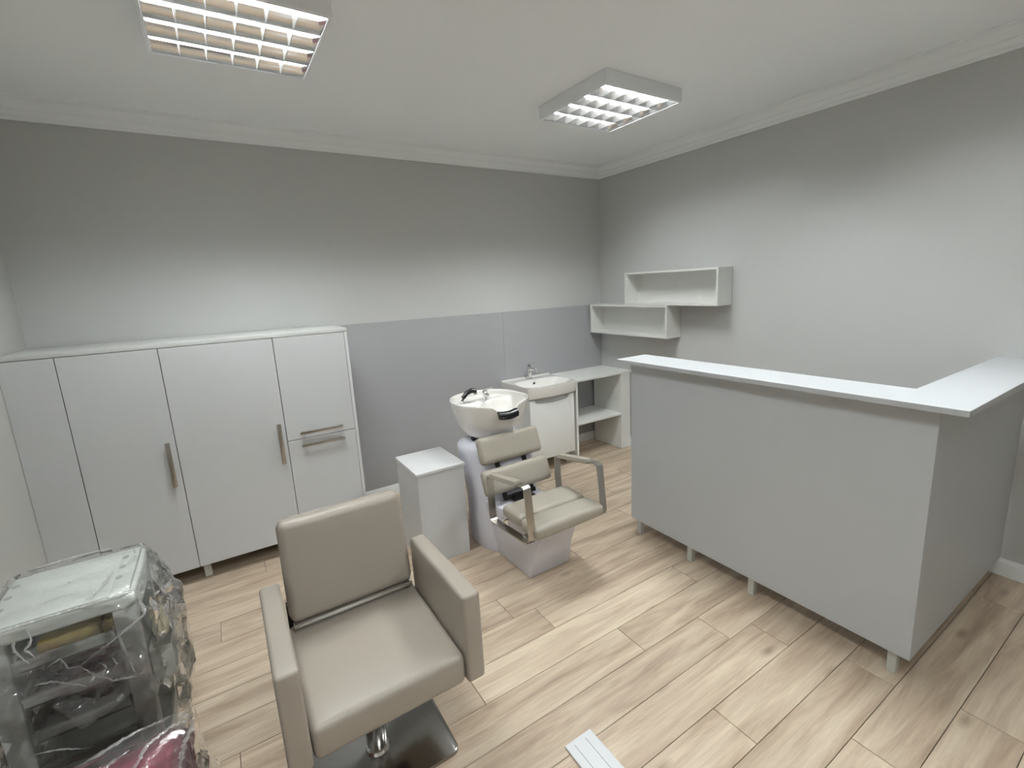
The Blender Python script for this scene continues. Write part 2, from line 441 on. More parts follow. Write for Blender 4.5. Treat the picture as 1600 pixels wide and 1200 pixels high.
# ------------------------------------------------------------------ white side table by the washbasin
t = empty('side_table', (-.34, -.21, 0), 'white open side table with one shelf, between washbasin and reception counter', 'table')
obj('table_top', box(-.684, -.003, -.425, -.013, .737, .755, .001, 1), 'white', t)
obj('side_panel', box(-.684, -.664, -.423, -.016, 0, .737, .001, 1), 'white', t)
obj('shelf', box(-.664, -.140, -.421, -.016, .340, .358, .001, 1), 'white', t)
b = box(-.140, -.122, -.423, -.040, .004, .737, .001, 1); obj('side_panel', b, 'white', t)
obj('front_panel', box(-.122, -.022, -.423, -.405, 0.004, .737, .001, 1), 'white', t)

# ------------------------------------------------------------------ washbasin and its cupboard
t = empty('vanity_cabinet', (-.945, -.2, 0), 'white washbasin cupboard with a scooped grip along the door top', 'cupboard')
obj('body', box(-1.175, -.712, -.405, -.013, .12, .664, .001, 1), 'gloss', t)
pts = [(-1.174, .124), (-.713, .124), (-.713, .655), (-.762, .655)]
for k in range(7):
    a = k / 6; pts.append((-.762 - .022 * a, .655 - .032 * math.sin(a * math.pi / 2)))
pts += [(-.86, .615), (-.945, .611), (-1.03, .615)]
for k in range(7):
    a = k / 6; pts.append((-1.104 - .022 * a, .623 + .032 * (1 - math.cos(a * math.pi / 2))))
pts += [(-1.174, .655)]
obj('door', prism(pts, 'y', -.427, -.407, .003, 2), 'gloss', t)
obj('grip_recess', box(-1.13, -.757, -.4095, -.4052, .60, .657), 'cab', t)
for lx in (-1.13, -.757):
    for ly in (-.37, -.05): obj('leg', cyl((lx, ly, 0), (lx, ly, .12), .014, bv=.002), 'satin', t)

def basin_mesh():
    x0, x1, yb, yf, zt, zb = -1.205, -.688, -.013, -.445, .766, .666
    nx, ny = 44, 36; b = bmesh.new(); G = []
    cxm = (x0 + x1) / 2; hw = (x1 - x0) / 2
    for j in range(ny + 1):
        row = []
        for i in range(nx + 1):
            u = i / nx * 2 - 1; v = j / ny
            bow = yf - .028 * (1 - u * u)
            y = yb + (bow - yb) * v
            x = cxm + u * hw * (1 - .03 * v ** 3)
            z = zt
            # bowl
            dy = (y + .295) / (.135 if y > -.295 else .135 + .02 * (1 - u * u)); dx = (x - cxm) / (hw - .022)
            rr = (abs(dx) ** 4.5 + abs(dy) ** 4.5) ** (1 / 4.5)
            if rr < 1: z = zt - .085 * min(1, ((1 - rr) / .55)) ** .75 * (.9 + .1 * (1 - rr))
            if v < .06: z = zt + .008
            row.append(b.verts.new((x, y, z)))
        G.append(row)
    for j in range(ny):
        for i in range(nx): b.faces.new((G[j][i], G[j][i + 1], G[j + 1][i + 1], G[j + 1][i]))
    rim = G[0][:] + [G[j][nx] for j in range(1, ny + 1)] + G[ny][::-1][1:] + [G[j][0] for j in range(ny - 1, 0, -1)]
    c = Vector((cxm, (yb + yf) / 2, 0)); prev = rim
    for s, z in ((1.0, zt - .004), (.985, zb + .02), (.955, zb + .003), (.9, zb)):
        cur = []
        for v in rim:
            q = Vector((c.x + (v.co.x - c.x) * s, max(-10, min(yb, c.y + (v.co.y - c.y) * s)) if v.co.y < yb - .001 else yb, z)); cur.append(b.verts.new(q))
        n = len(rim)
        for i in range(n): b.faces.new((prev[i], prev[(i + 1) % n], cur[(i + 1) % n], cur[i]))
        prev = cur
    b.faces.new(prev)
    bmesh.ops.recalc_face_normals(b, faces=b.faces)
    return b
t = empty('washbasin', (-.945, -.22, .666), 'white ceramic washbasin with bowed front, set on the white cupboard', 'washbasin')
obj('basin', basin_mesh(), 'ceramic', t, angle=50)
obj('overflow_hole', cyl((-.965, -.187, .742), (-.965, -.192, .740), .010, seg=16), 'black', t)
obj('drain', cyl((-.945, -.29, .680), (-.945, -.29, .6835), .022, seg=20), 'chrome', t)
t = empty('basin_faucet', (-.945, -.09, .766), 'chrome mixer tap standing on the washbasin rim', 'tap')
b = cyl((-.945, -.09, .766), (-.945, -.09, .776), .026, .024, bm=None); cyl((-.945, -.09, .776), (-.945, -.09, .868), .021, .019, bm=b)
obj('tap_body', b, 'chrome', t)
obj('spout', tube([(-.945, -.09, .850), (-.945, -.13, .862), (-.945, -.19, .864), (-.945, -.215, .858), (-.945, -.222, .842)], .012, radii=[.017, .015, .013, .012, .011]), 'chrome', t)
b = cyl((-.945, -.09, .868), (-.945, -.09, .886), .021, .017)
loft([[(-.961, -.075, .884), (-.929, -.075, .884), (-.929, -.075, .896), (-.961, -.075, .896)], [(-.957, -.175, .915), (-.933, -.175, .915), (-.933, -.175, .921), (-.957, -.175, .921)]], bm=b)
obj('lever', b, 'chrome', t)

# ------------------------------------------------------------------ wall shelves (open boxes on the right wall)
def box_shelf(y0, y1, z0, z1, label):
    t = empty('wall_shelf', (0, (y0 + y1) / 2, z0), label, 'shelf', 'white open box shelves on the right wall')
    d = -.174; k = .016
    obj('top_board', box(d, -.001, y0, y1, z1 - k, z1, .0008, 1), 'white', t)
    obj('bottom_board', box(d, -.001, y0, y1, z0, z0 + k, .0008, 1), 'white', t)
    obj('side_board', box(d, -.001, y0, y0 + k, z0 + k, z1 - k, .0006, 1), 'white', t)
    obj('side_board', box(d, -.001, y1 - k, y1, z0 + k, z1 - k, .0006, 1), 'white', t)
    obj('back_board', box(-.009, -.001, y0 + k, y1 - k, z0 + k, z1 - k), 'white', t)
box_shelf(-1.437, -.508, 1.3785, 1.656, 'upper white open box shelf, the one further right on the wall')
box_shelf(-.978, -.044, 1.107, 1.378, 'lower white open box shelf, reaching into the room corner')

# ------------------------------------------------------------------ reception counter
KX, K0, K1 = -1.181, -3.022, -1.563
t = empty('reception_counter', (-1.0, -2.4, 0), 'L-shaped grey reception counter with white top on short legs, by the right wall', 'counter')
obj('front_panel', box(KX, KX + .018, K0, K1, .1, 1.113, .001, 1), 'ctr', t)
obj('side_panel', box(KX + .018, -.018, K0, K0 + .018, .1, 1.113, .001, 1), 'ctr', t)
obj('end_panel', box(KX + .018, KX + .22, K1 - .018, K1, .1, 1.113, .001, 1), 'ctr', t)
for z in (.1, .70):
    obj('inner_shelf', box(KX + .018, KX + .22, K0 + .018, K1 - .018, z, z + .018), 'ctr', t, smooth=False)
    obj('inner_shelf', box(KX + .22, -.02, K0 + .018, K0 + .2, z, z + .018), 'ctr', t, smooth=False)
ox, oy, nx, ny = -1.262, -3.115, -1.02, -2.897
obj('counter_top', prism([(ox, oy), (-.001, oy), (-.001, ny), (nx, ny), (nx, -1.525), (ox, -1.525)], 'z', 1.113, 1.135, .0012, 1), 'ctr_top', t)
for ly in (-1.612, -1.995, -2.365, -2.962):
    obj('leg', box(-1.163, -1.131, ly - .016, ly + .016, 0, .1, .0015, 1), 'leg', t)
for lx, ly in ((-.99, -1.64), (-.99, -2.4), (-.55, -2.95), (-.08, -2.95), (-.08, -2.86)):
    obj('leg', box(lx - .016, lx + .016, ly - .016, ly + .016, 0, .1, .0015, 1), 'leg', t)

# ------------------------------------------------------------------ hair wash chair
WX = -1.845
t = empty('wash_chair', (WX, -1.3, 0), 'white hair washing unit with ceramic bowl and greige padded seat, left of the washbasin', 'hair wash chair')
def sup(cx_, cy_, a, b_, n, z, N=48):
    r = []
    for k in range(N):
        th = 2 * math.pi * k / N; c, s = math.cos(th), math.sin(th)
        r.append((cx_ + a * math.copysign(abs(c) ** (2 / n), c), cy_ + b_ * math.copysign(abs(s) ** (2 / n), s), z))
    return r
rings = []
for z, a, yf_, yr_ in ((0, .198, -1.29, -.86), (.012, .203, -1.295, -.855), (.12, .206, -1.297, -.853), (.3, .212, -1.29, -.85), (.40, .218, -1.262, -.845), (.5, .226, -1.222, -.84), (.6, .236, -1.178, -.83), (.628, .235, -1.168, -.83), (.642, .224, -1.155, -.84), (.648, .195, -1.13, -.86)):
    rings.append(sup(WX, (yf_ + yr_) / 2, a, (yr_ - yf_) / 2, 2.5, z))
obj('pedestal', loft(rings), 'pedestal', t, angle=60)
b = loft([[(WX - .137, -1.578, 0), (WX + .137, -1.578, 0), (WX + .137, -1.17, 0), (WX - .15, -1.17, 0)],
          [(WX - .131, -1.625, .13), (WX + .139, -1.60, .13), (WX + .15, -1.17, .13), (WX - .17, -1.17, .13)],
          [(WX - .122, -1.69, .30), (WX + .142, -1.66, .30), (WX + .165, -1.17, .30), (WX - .19, -1.17, .30)],
          [(WX - .120, -1.70, .335), (WX + .142, -1.68, .335), (WX + .165, -1.17, .335), (WX - .19, -1.17, .335)]])
bevel(b, .004, 2)
obj('base_block', b, 'pedestal', t, angle=30)
# seat pads
obj('seat_pad', cushion(WX - .228, WX + .222, -1.80, -1.645, .352, .415, .024, .006), 'leather2', t, angle=70)
obj('seat_pad', cushion(WX - .225, WX + .222, -1.640, -1.455, .352, .418, .024, .006), 'leather2', t, angle=70)
obj('seat_frame', box(WX - .19, WX + .19, -1.76, -1.42, .336, .352, .002, 1), 'dark', t)
# reclined back pads
def tilt(b, piv, ang):
    b.transform(Matrix.Translation(piv) @ Matrix.Rotation(ang, 4, 'X') @ Matrix.Translation(-Vector(piv))); return b
A = math.radians(-22)
piv = (WX, -1.30, .40)
obj('back_pad', tilt(cushion(WX - .232, WX + .232, -1.325, -1.270, .402, .553, .024, .006), piv, A), 'leather2', t, angle=70)
obj('head_pad', tilt(cushion(WX - .214, WX + .214, -1.325, -1.270, .582, .745, .024, .006), piv, A), 'leather2', t, angle=70)
b = tilt(box(WX - .11, WX - .08, -1.272, -1.262, .37, .70, .002, 1), piv, A); merge(b, tilt(box(WX + .08, WX + .11, -1.272, -1.262, .37, .70, .002, 1), piv, A))
merge(b, tilt(box(WX - .11, WX + .11, -1.290, -1.262, .355, .38, .002, 1), piv, A))
box(WX - .06, WX + .06, -1.46, -1.29, .337, .37, .002, 1, b)
obj('back_bracket', b, 'black', t)
# armrests: flat chrome loop and padded sleeve
for s in (-1, 1):
    x = WX + s * .236
    P = [(x, -1.365, .44), (x, -1.362, .566), (x, -1.745, .632), (x, -1.775, .355), (x, -1.745, .327), (x, -1.375, .300), (x, -1.365, .44)]
    loop = rounded_path(P[:-1], .03, 6, closed=True)
    a = obj('armrest_frame', sweep_band(loop, (1, 0, 0), .042, .007), 'satin', t, angle=40)
    p0 = Vector((x, -1.40, .5735)); p1 = Vector((x, -1.668, .6195)); d = p1 - p0
    rr = []
    for k in range(9):
        c = p0 + d * k / 8
        rr.append([c + Vector((u * .0245, 0, 0)) + Vector((0, .12, .99)) * v for u, v in ((-1, -.006), (-.75, -.011), (.75, -.011), (1, -.006), (1, .006), (.8, .013), (0, .016), (-.8, .013))])
    obj('armrest_pad', loft(rr), 'leather2', a, angle=50)
    for by_ in (-1.70, -1.48): obj('armrest_bracket', box(min(x, x - s * .07), max(x, x - s * .07), by_ - .02, by_ + .02, .330 if by_ < -1.6 else .315, .345, .002, 1), 'chrome', t)
# ceramic bowl
def bowl_outline(th, k=1.0, nf=3.0):
    """local outline (x, y) with y forward negative; th=0 is +x."""
    c, s = math.cos(th), math.sin(th)
    a = .236
    if s >= 0:
        n = 2.25; x = a * math.copysign(abs(c) ** (2 / n), c); y = .245 * abs(s) ** (2 / n)
    else:
        n = nf; x = a * math.copysign(abs(c) ** (2 / n), c); y = -.235 * abs(s) ** (2 / n) - .012 * (1 - abs(c)) ** 2
    return x * k, y * k
BY = -.955
def bowl_mesh():
    N = 112; rings = []
    def notch(x, y):
        return (1 / (1 + (abs(x) / .066) ** 8)) if y < -.05 else 0
    def ring(scale, z, dz_notch, ys=0, nf=3.0, inner=False):
        r = []
        for k in range(N):
            x, y = bowl_outline(2 * math.pi * k / N, 1, nf)
            nt_ = notch(x, y)
            hz = .012 * max(0, -y / .23) * min(1, abs(x) / .2)  # horns rise slightly
            hz -= .016 * math.exp(-(x / .13) ** 2) * max(0, min(1, (-y - .12) / .1))
            xx = x * scale; yy = y * scale + ys
            if dz_notch: yy += .012 * nt_
            zz = z - dz_notch * nt_ + (hz if scale > .9 else 0)
            if inner:   # rear ledge for the mixer and the hand shower
                u = max(0, min(1, (yy - .015) / .06)); u = u * u * (3 - 2 * u)
                zz = max(zz, zz * (1 - u) + .868 * u)
            r.append((WX + xx, BY + yy, zz))
        return r
    prof = [(.42, .664), (.52, .665), (.60, .669), (.68, .683), (.76, .708), (.84, .748), (.90, .79), (.95, .83), (.98, .86), (.995, .88), (1.0, .890)]
    for sc_, z in prof:
        f = max(0, (z - .835) / .055); g = (1 - sc_) / .58
        rings.append(ring(sc_, z, .05 * f, ys=.012 * g, nf=3.0 - .85 * min(1, g * 2.0)))
    for sc_, z, dn in ((.998, .8965, .052), (.985, .899, .052), (.965, .896, .05), (.95, .886, .04), (.93, .862, .018)):
        rings.append(ring(sc_, z, dn, ys=0, inner=False))
    for sc_, z in ((.91, .84), (.89, .82), (.86, .80), (.83, .785), (.77, .77), (.70, .757), (.62, .75), (.54, .745), (.46, .741), (.38, .738), (.3, .736), (.2, .735), (.1, .735)):
        rings.append(ring(sc_, z, 0, ys=-.02 * (1 - sc_), nf=3.0 - .9 * (1 - sc_), inner=True))
    return loft(rings)
bw = obj('bowl', bowl_mesh(), 'ceramic', t, angle=60)
# neck rest in the notch
b = bmesh.new()
rr = []
for k in range(9):
    u = k / 8 * 2 - 1; x = WX + u * .066
    yb_ = BY - .247 + .006 * (1 - u * u) * -1
    zc = .846 + .008 * u * u
    rr.append([(x, yb_ + dy, zc + dz) for dy, dz in ((.035, .004), (.02, .010), (0, .010), (-.016, .004), (-.022, -.012), (-.016, -.034), (-.004, -.036), (.004, -.02), (.006, -.004))])
obj('neck_rest', loft(rr), 'rubber', bw, angle=60)
b = cyl((WX + .03, -.865, .867), (WX + .03, -.865, .915), .019, .017); cyl((WX + .03, -.865, .915), (WX + .03, -.865, .925), .017, .012, bm=b)
tube([(WX + .03, -.865, .89), (WX + .028, -.90, .905), (WX + .026, -.925, .895)], .01, bm=b)
loft([[(WX + .022, -.86, .92), (WX + .038, -.86, .92), (WX + .038, -.86, .93), (WX + .022, -.86, .93)], [(WX + .07, -.90, .94), (WX + .08, -.892, .94), (WX + .08, -.892, .946), (WX + .07, -.90, .946)]], bm=b)
obj('mixer_tap', b, 'chrome', t)
hx, hy = -1.985, -.875
b = tube([(hx, hy, .885), (hx + .004, hy - .004, .905), (hx + .03, hy - .005, .932), (hx + .065, hy - .008, .945), (hx + .095, hy - .012, .938)], .012, radii=[.012, .014, .016, .017, .017])
hd = obj('hand_shower', b, 'black', t)
obj('chrome_collar', cyl((hx, hy, .868), (hx, hy, .888), .014, .011), 'chrome', hd)
obj('shower_head', cyl((hx + .088, hy - .012, .936), (hx + .088, hy - .014, .918), .011, .013), 'chrome', hd)
obj('drain_pipe', tube([(-1.985, -.99, .70), (-1.985, -.985, .66), (-1.98, -.99, .64)], .011), 'black', t)
obj('bowl_support', box(WX - .11, WX + .11, -1.05, -.90, .640, .676, .01, 2), 'black', t)

# ------------------------------------------------------------------ styling chair
SX = -2.958
t = empty('styling_chair', (SX, -2.05, 0), 'taupe leatherette styling armchair on a square steel base, in the foreground', 'armchair')
b = prism([(SX - .226, -2.256), (SX + .226, -2.256), (SX + .226, -1.806), (SX - .226, -1.806)], 'z', 0.001, .013)
bevel(b, .03, 6, [e for e in b.edges if abs(e.verts[0].co.z - e.verts[1].co.z) > .005]); 
bevel(b, .003, 2, [e for e in b.edges if abs(e.verts[0].co.z - e.verts[1].co.z) < .001 and e.verts[0].co.z > .01])
obj('base_plate', b, 'plate', t)
cyx = (SX - .012, -2.075)
b = cyl((*cyx, .012), (*cyx, .2), .035, seg=32, bv=.002); cyl((*cyx, .2), (*cyx, .36), .025, seg=28, bm=b); cyl((*cyx, .013), (*cyx, .022), .042, .038, seg=32, bm=b)
obj('column', b, 'chrome', t)
obj('seat_mount', box(SX - .1, SX + .1, -2.2, -1.98, .345, .376, .003, 1), 'black', t)
def seat_mesh():
    b = cushion(SX - .2245, SX + .2245, -2.372, -1.885, .375, .478, .022, .006, 5, 12)
    return b
obj('seat', seat_mesh(), 'leather', t, angle=70)
def arm(x0, x1):
    b = box(x0, x1, -2.378, -1.905, .372, .676)
    for v in b.verts:
        if v.co.y > -2: v.co.z += -.012 if v.co.z > .5 else .0
    bevel(b, .012, 4)
    bmesh.ops.subdivide_edges(b, edges=[e for e in b.edges if e.calc_length() > .1], cuts=6, use_grid_fill=True)
    return b
for s, x0, x1 in ((0, SX - .287, SX - .2265), (1, SX + .2265, SX + .287)):
    obj('armrest', arm(x0, x1), 'leather', t, angle=60)
b = cushion(SX - .211, SX + .211, -1.965, -1.895, .515, .862, .026, .007, 5, 12)
tilt(b, (SX, -1.93, .515), math.radians(-9))
for v in b.verts:  # slightly narrower at top
    v.co.x = SX + (v.co.x - SX) * (1 - .02 * (v.co.z - .515) / .35)
br = obj('backrest', b, 'leather', t, angle=70)
P = rounded_path([(SX - .211, 0, .515), (SX + .211, 0, .515), (SX + .207, 0, .862), (SX - .207, 0, .862)], .03, 6, closed=True)
sm_ = tube([(p[0], -1.916, p[2]) for p in P], .0028, 8)
tilt(sm_, (SX, -1.93, .515), math.radians(-9))
obj('piping', sm_, 'leather', br)
b = tilt(box(SX - .205, SX + .205, -1.962, -1.91, .500, .514, .003, 2), (SX, -1.93, .515), math.radians(-9))
obj('backrest_rail', b, 'chrome', t)
for s in (-1, 1):
    obj('back_bracket', box(SX + s * .205 - .012, SX + s * .205 + .012, -1.90, -1.872, .40, .56, .002, 1), 'black', t)

# ------------------------------------------------------------------ flat white board on the floor, bottom edge
t = empty('floor_strip', (-2.37, -2.75, 0), 'flat white grooved metal bar lying on the floor at the bottom edge of the photo', 'metal bar')
obj('bar', box(-2.427, -2.312, -3.05, -2.457, 0.0005, .010, .002, 2), 'alu', t)
for gx in (-2.397, -2.349): obj('groove_line', box(gx - .0008, gx + .0008, -3.05, -2.475, .0098, .0105), 'groove', t)

# ------------------------------------------------------------------ salon trolley
TX0, TX1, TY0, TY1, TZ = -3.905, -3.562, -1.838, -1.505, .75
t = empty('salon_trolley', ((TX0 + TX1) / 2, (TY0 + TY1) / 2, 0), 'white plastic salon trolley with stacked trays, wrapped in clear film, by the left wall', 'trolley')
b = box(TX0, TX1, TY0, TY1, .70, TZ - .008, .012, 3)
obj('top_frame', b, 'trolley', t)
def frame_ring(x0, x1, y0, y1, w_, z0, z1, bv=.002, bm=None):
    bm = box(x0, x1, y0, y0 + w_, z0, z1, bv, 2, bm); box(x0, x1, y1 - w_, y1, z0, z1, bv, 2, bm)
    box(x0, x0 + w_, y0 + w_, y1 - w_, z0, z1, bv, 2, bm); return box(x1 - w_, x1, y0 + w_, y1 - w_, z0, z1, bv, 2, bm)
top = obj('top_tray', box(TX0 + .012, TX1 - .012, TY0 + .004, TY1 - .008, TZ - .0085, TZ - .001, .003, 2), 'trolley', t)
obj('top_inset', box(TX0 + .052, TX1 - .055, TY0 + .008, TY1 - .014, TZ - .0015, TZ + .003, .002, 2), 'trolley', top)
for hx_ in (-3.879, -3.611):
    for hy_ in (-1.572, -1.640, -1.712): obj('tool_hole', cyl((hx_, hy_, TZ - .002), (hx_, hy_, TZ + .0004), .010, seg=16), 'tray', top)
obj('side_groove', box(TX1 - .0135, TX1 - .0100, TY0 + .04, TY1 - .02, TZ - .006, TZ - .0005), 'tray', top)
for px_, py_ in ((TX0 + .03, TY0 + .018), (TX1 - .03, TY0 + .018), (TX0 + .03, TY1 - .018), (TX1 - .03, TY1 - .018)):
    obj('post', box(px_ - .028, px_ + .028, py_ - .014, py_ + .014, .09, .70, .004, 2), 'trolley_side', t)
for sx in (TX0 + .002, TX1 - .010):
    for z0_, z1_ in ((.10, .16), (.36, .44), (.655, .70)): obj('side_rail', box(sx, sx + .008, TY0 + .03, TY1 - .03, z0_, z1_, .001, 1), 'trolley_side', t)
for i, z in enumerate((.605, .49, .375, .26, .145)):
    x0, x1, y0, y1 = TX0 + .062, TX1 - .062, TY0 + .004, TY1 - .03
    b = box(x0, x1, y0, y1, z, z + .006, 0); frame_ring(x0, x1, y0, y1, .006, z, z + .035, .001, b)
    box(x0, x1, y0 - .006, y0 + .006, z + .026, z + .040, .002, 2, b)
    obj('drawer', b, 'tray', t)
    obj('drawer_rail', box(TX0 + .05, x0, y0 + .02, y1, z + .02, z + .028), 'trolley_side', t)
    obj('drawer_rail', box(x1, TX1 - .05, y0 + .02, y1, z + .02, z + .028), 'trolley_side', t)
obj('bottom_shelf', box(TX0 + .01, TX1 - .01, TY0 + .01, TY1 - .01, .088, .104, .004, 2), 'trolley_side', t)
for px_, py_ in ((TX0 + .04, TY0 + .04), (TX1 - .03, TY0 + .04), (TX0 + .04, TY1 - .03), (TX1 - .03, TY1 - .03)):
    c = obj('caster', cyl((px_ - .010, py_, .026), (px_ + .010, py_, .026), .026, seg=18), 'black', t)
    b = box(px_ - .014, px_ - .011, py_ - .016, py_ + .016, .02, .062); box(px_ + .011, px_ + .014, py_ - .016, py_ + .016, .02, .062, 0, 2, b)
    box(px_ - .014, px_ + .014, py_ - .016, py_ + .016, .058, .088, 0, 2, b)
    obj('fork', b, 'satin', c)
# tool bracket hanging on the right side
hb = obj('tool_bracket', sweep_band(rounded_path([(TX1 + .012, -1.74, .45), (TX1 + .012, -1.66, .45), (TX1 + .030, -1.66, .62), (TX1 + .030, -1.74, .62)], .012, 4, closed=True), (1, 0, 0), .004, .004), 'satin', t)
obj('side_bin', frame_ring(TX1 + .002, TX1 + .060, -1.82, -1.56, .003, .42, .53, .001), 'trolley_side', t)
obj('side_bin', frame_ring(TX0 - .085, TX0 - .002, -1.83, -1.55, .004, .42, .54, .001), 'trolley_side', t)
b = sweep_band(rounded_path([(TX1 + .003, -1.545, .12), (TX1 + .04, -1.545, .12), (TX1 + .04, -1.545, .19), (TX1 + .003, -1.545, .19)], .01, 4, closed=True), (0, 1, 0), .008, .004)
obj('hook', b, 'satin', t)
# contents of the trays
tag(obj('packet', box(-3.80, -3.66, -1.80, -1.62, .613, .658, .008, 2), 'yellow'), 'yellow printed packet lying in the top tray of the trolley', 'packet')
tag(obj('packet', box(-3.655, -3.632, -1.80, -1.66, .613, .655, .004, 2), 'yellow'), 'small amber packet at the right end of the top tray', 'packet')
def lump(x0, x1, y0, y1, z0, z1, amp, seed, sub=4):
    b = bmesh.new(); bmesh.ops.create_icosphere(b, subdivisions=sub, radius=1)
    for v in b.verts:
        n_ = v.co.normalized(); s_ = 1 / max(abs(n_.x), abs(n_.y), abs(n_.z)) ** .6
        d = n_ * s_ * .8 + n_ * amp * noise.noise(n_ * 3 + Vector((seed, 0, 0)))
        v.co = Vector(((x0 + x1) / 2 + d.x * (x1 - x0) / 2, (y0 + y1) / 2 + d.y * (y1 - y0) / 2, max(z0, (z0 + z1) / 2 + d.z * (z1 - z0) / 2)))
    return b
tag(obj('bag', lump(-3.83, -3.64, -1.82, -1.60, .4975, .565, .5, 1), 'navy'), 'dark crumpled plastic bag in the second tray of the trolley', 'bag')
tag(obj('bag', lump(-3.82, -3.66, -1.80, -1.60, .3825, .44, .5, 2), 'dark'), 'dark grey bag in the third tray of the trolley', 'bag')
tag(obj('cotton_pack', lump(TX1 + .008, TX1 + .054, -1.80, -1.665, .50, .675, .3, 5), 'cream'), 'cream cotton wadding pack standing in the right side bin of the trolley', 'cotton')

# crumpled films
def film(name, cx_, cy_, prof, n, m_, parent, amp, seed, top=True, N=150, facet=1.0):
    """prof: list of (z, a, b, dx, dy) rings bottom to top, interpolated, ridged noise crumples."""
    rings = []; K = 70
    for i in range(K + 1):
        tt = i / K * (len(prof) - 1); k = min(int(tt), len(prof) - 2); u = tt - k
        z, a, b_, dx, dy = [prof[k][q] * (1 - u) + prof[k + 1][q] * u for q in range(5)]
        r = []
        for j in range(N):
            th = 2 * math.pi * j / N; c, s = math.cos(th), math.sin(th)
            p = Vector((cx_ + dx + a * math.copysign(abs(c) ** (2 / n), c), cy_ + dy + b_ * math.copysign(abs(s) ** (2 / n), s), z))
            q = Vector((p.x * 7, p.y * 7, p.z * 6)) + Vector((seed, 0, 0))
            f = (1 - abs(noise.noise(q))) ** 2 * 1.0 + .5 * (1 - abs(noise.noise(q * 2.6))) ** 2 + .22 * (1 - abs(noise.noise(q * 6))) ** 2
            d = Vector((c, s, 0)) * (f - .95) * amp
            edge = 1
            p = p + d; p.z += .25 * amp * noise.noise(q * 2.2)
            r.append(p)
        rings.append(r)
    b = loft(rings, close_top=False, close_bot=False)
    # organic fold-over top
    if top:
        b.verts.ensure_lookup_table()
    return obj(name, b, m_, parent, angle=24)
tcx, tcy = (TX0 + TX1) / 2, (TY0 + TY1) / 2
def fold(corners, amp, seed, m_, parent, n=46):
    """crumpled loose sheet between four corners."""
    A, B, C_, D = [Vector(c) for c in corners]; rings = []
    nrm = (B - A).cross(D - A).normalized()
    for i in range(n + 1):
        r = []
        for j in range(n + 1):
            u, v = j / n, i / n
            p = (A * (1 - u) + B * u) * (1 - v) + (D * (1 - u) + C_ * u) * v
            q = Vector((p.x, p.y, p.z)) * 6 + Vector((seed, 0, 0))
            f = (1 - abs(noise.noise(q))) ** 3 + .45 * (1 - abs(noise.noise(q * 2.1))) ** 3 + .16 * (1 - abs(noise.noise(q * 4.5))) ** 3
            w_ = noise.noise_vector(q * .8) * amp * .6
            r.append(p + nrm * (f - .9) * amp + w_)
        rings.append(r)
    return obj('film_fold', loft(rings, False, False, closed=False), m_, parent, angle=18)
film('film_wrap', tcx, tcy, [(.06, .175, .175, .02, 0), (.2, .205, .185, .02, 0), (.4, .222, .195, .035, 0), (.55, .22, .195, .035, 0), (.66, .205, .188, .02, 0), (.725, .188, .182, .008, 0), (.757, .178, .174, .0, 0), (.765, .16, .155, 0, 0), (.762, .08, .08, 0, 0), (.760, .004, .004, 0, 0)], 5, 'film', t, .028, 3)

# ------------------------------------------------------------------ wine pink wrapped cushion
t = empty('wrapped_seat', (-3.70, -2.25, 0), 'wine pink upholstered seat wrapped in crumpled milky film, bottom left corner', 'seat')
b = cushion(-3.93, -3.478, -2.50, -2.02, .02, .375, .03, .012, 4, 8)
for v in b.verts: v.co.z += .09 * (v.co.x + 3.7) if v.co.z > .2 else 0
obj('padding', b, 'pink', t, angle=70)
film('film_wrap', -3.70, -2.26, [(.01, .265, .275, .03, 0), (.1, .262, .27, .04, 0), (.25, .25, .262, .01, 0), (.37, .24, .252, .008, 0), (.397, .22, .235, .005, 0), (.392, .15, .16, 0, 0), (.388, .004, .004, 0, 0)], 5, 'film_white', t, .03, 11)
# loose gathered folds of the trolley's film, hanging over its front and its right side
fold([(-3.90, -1.872, .69), (-3.545, -1.872, .72), (-3.53, -1.885, .50), (-3.88, -1.885, .56)], .026, 3.1, 'film', bpy.data.objects['salon_trolley'])
fold([(-3.79, -1.885, .50), (-3.57, -1.885, .645), (-3.53, -1.895, .50), (-3.73, -1.895, .42)], .030, 8.4, 'film', bpy.data.objects['salon_trolley'])
fold([(-3.53, -1.87, .70), (-3.50, -1.60, .66), (-3.49, -1.60, .40), (-3.52, -1.88, .42)], .026, 5.7, 'film', bpy.data.objects['salon_trolley'])
fold([(-3.88, -2.00, .378), (-3.47, -2.00, .412), (-3.46, -2.34, .415), (-3.88, -2.34, .39)], .016, 2.2, 'film_white', bpy.data.objects['wrapped_seat'])
fold([(-3.46, -1.98, .40), (-3.44, -2.30, .41), (-3.40, -2.28, .06), (-3.42, -1.97, .05)], .016, 6.2, 'film', bpy.data.objects['wrapped_seat'])
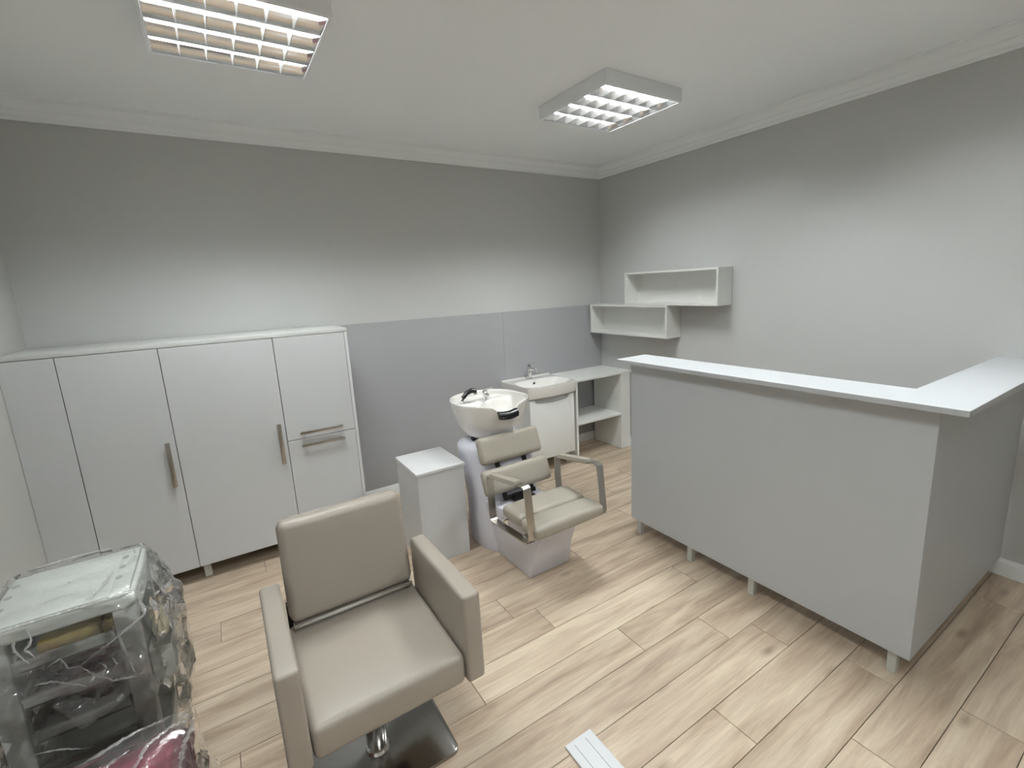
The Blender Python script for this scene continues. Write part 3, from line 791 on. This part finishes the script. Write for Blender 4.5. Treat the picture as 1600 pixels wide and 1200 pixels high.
# narrow gathered creases of the film, each a small crumpled tent of plastic
def crease(pts, w_, seed, parent, h=.5, up=(0, -1, 0)):
    rnd = random.Random(seed); P = [Vector(p) for p in pts]; Q = []
    for a, c in zip(P, P[1:]):
        n = max(2, int((c - a).length / .007))
        for k in range(n): Q.append(a.lerp(c, k / n))
    Q.append(P[-1]); rings = []; U = Vector(up)
    for i, p in enumerate(Q):
        t = (Q[min(i + 1, len(Q) - 1)] - Q[max(i - 1, 0)]).normalized(); sd = t.cross(U).normalized()
        e = min(1, i / 4, (len(Q) - 1 - i) / 4) * .9 + .1
        p = p + sd * (rnd.random() - .5) * w_ * .7
        a = w_ * e * (.3 + rnd.random() * .9); c = w_ * e * (.3 + rnd.random() * .9)
        rings.append([p - sd * a, p - sd * a * .3 + U * w_ * h * rnd.random(), p + U * w_ * h * (.4 + rnd.random()), p + sd * c])
    return obj('film_crease', loft(rings, False, False, closed=False), 'film_crease', parent, smooth=False)
tr = bpy.data.objects['salon_trolley']; FYC = -1.893
L = dict(a=[(-3.90, .768), (-3.80, .768), (-3.749, .771), (-3.696, .771), (-3.658, .770), (-3.605, .772), (-3.555, .773), (-3.539, .756)],
         b=[(-3.539, .756), (-3.537, .697), (-3.602, .654), (-3.656, .627), (-3.696, .602)],
         c=[(-3.696, .602), (-3.668, .556), (-3.638, .522), (-3.584, .506), (-3.564, .523)],
         d=[(-3.602, .654), (-3.597, .603), (-3.592, .545), (-3.584, .506)],
         e=[(-3.801, .594), (-3.761, .588), (-3.732, .568), (-3.694, .533)],
         f=[(-3.778, .763), (-3.773, .726), (-3.789, .703), (-3.775, .67)],
         g=[(-3.829, .39), (-3.782, .375), (-3.719, .339)],
         k=[(-3.762, .631), (-3.73, .646), (-3.72, .608), (-3.696, .602)],
         l=[(-3.66, .60), (-3.645, .57), (-3.66, .545)], m=[(-3.63, .60), (-3.62, .57), (-3.635, .55)], n=[(-3.80, .76), (-3.81, .71), (-3.79, .66)])
for i, (k_, v_) in enumerate(L.items()):
    crease([(x, FYC + (.028 if k_ == 'a' else 0), z - (.008 if k_ == 'a' else 0)) for x, z in v_], .0045 if k_ in 'abc' else .0035, i + 3, tr)
for i, v_ in enumerate(([(-3.667, -1.835), (-3.645, -1.78), (-3.623, -1.694)], [(-3.66, -1.83), (-3.632, -1.74), (-3.625, -1.71)], [(-3.60, -1.66), (-3.575, -1.60), (-3.59, -1.55)], [(-3.85, -1.50), (-3.75, -1.488), (-3.66, -1.492)])):
    crease([(x, y, .764) for x, y in v_], .004, 31 + i, tr, up=(0, 0, 1))
for i, v_ in enumerate(([(-3.505, -1.84, .70), (-3.50, -1.80, .60), (-3.495, -1.78, .50)], [(-3.50, -1.72, .55), (-3.495, -1.76, .47), (-3.50, -1.83, .44)], [(-3.505, -1.62, .66), (-3.497, -1.66, .58), (-3.495, -1.64, .48)])):
    crease(v_, .004, 51 + i, tr, up=(1, 0, 0))
ws = bpy.data.objects['wrapped_seat']
for i, v_ in enumerate(([(-3.60, -2.20), (-3.586, -2.142), (-3.559, -2.073), (-3.512, -2.048), (-3.455, -2.055)], [(-3.455, -2.055), (-3.460, -2.10), (-3.474, -2.155), (-3.48, -2.25)], [(-3.455, -2.05), (-3.50, -2.005), (-3.599, -1.998), (-3.70, -2.022), (-3.78, -2.03)], [(-3.60, -2.06), (-3.66, -2.08), (-3.74, -2.12)])):
    crease([(x, y, .418 + .08 * (x + 3.47)) for x, y in v_], .0075, 71 + i, ws, up=(0, 0, 1))
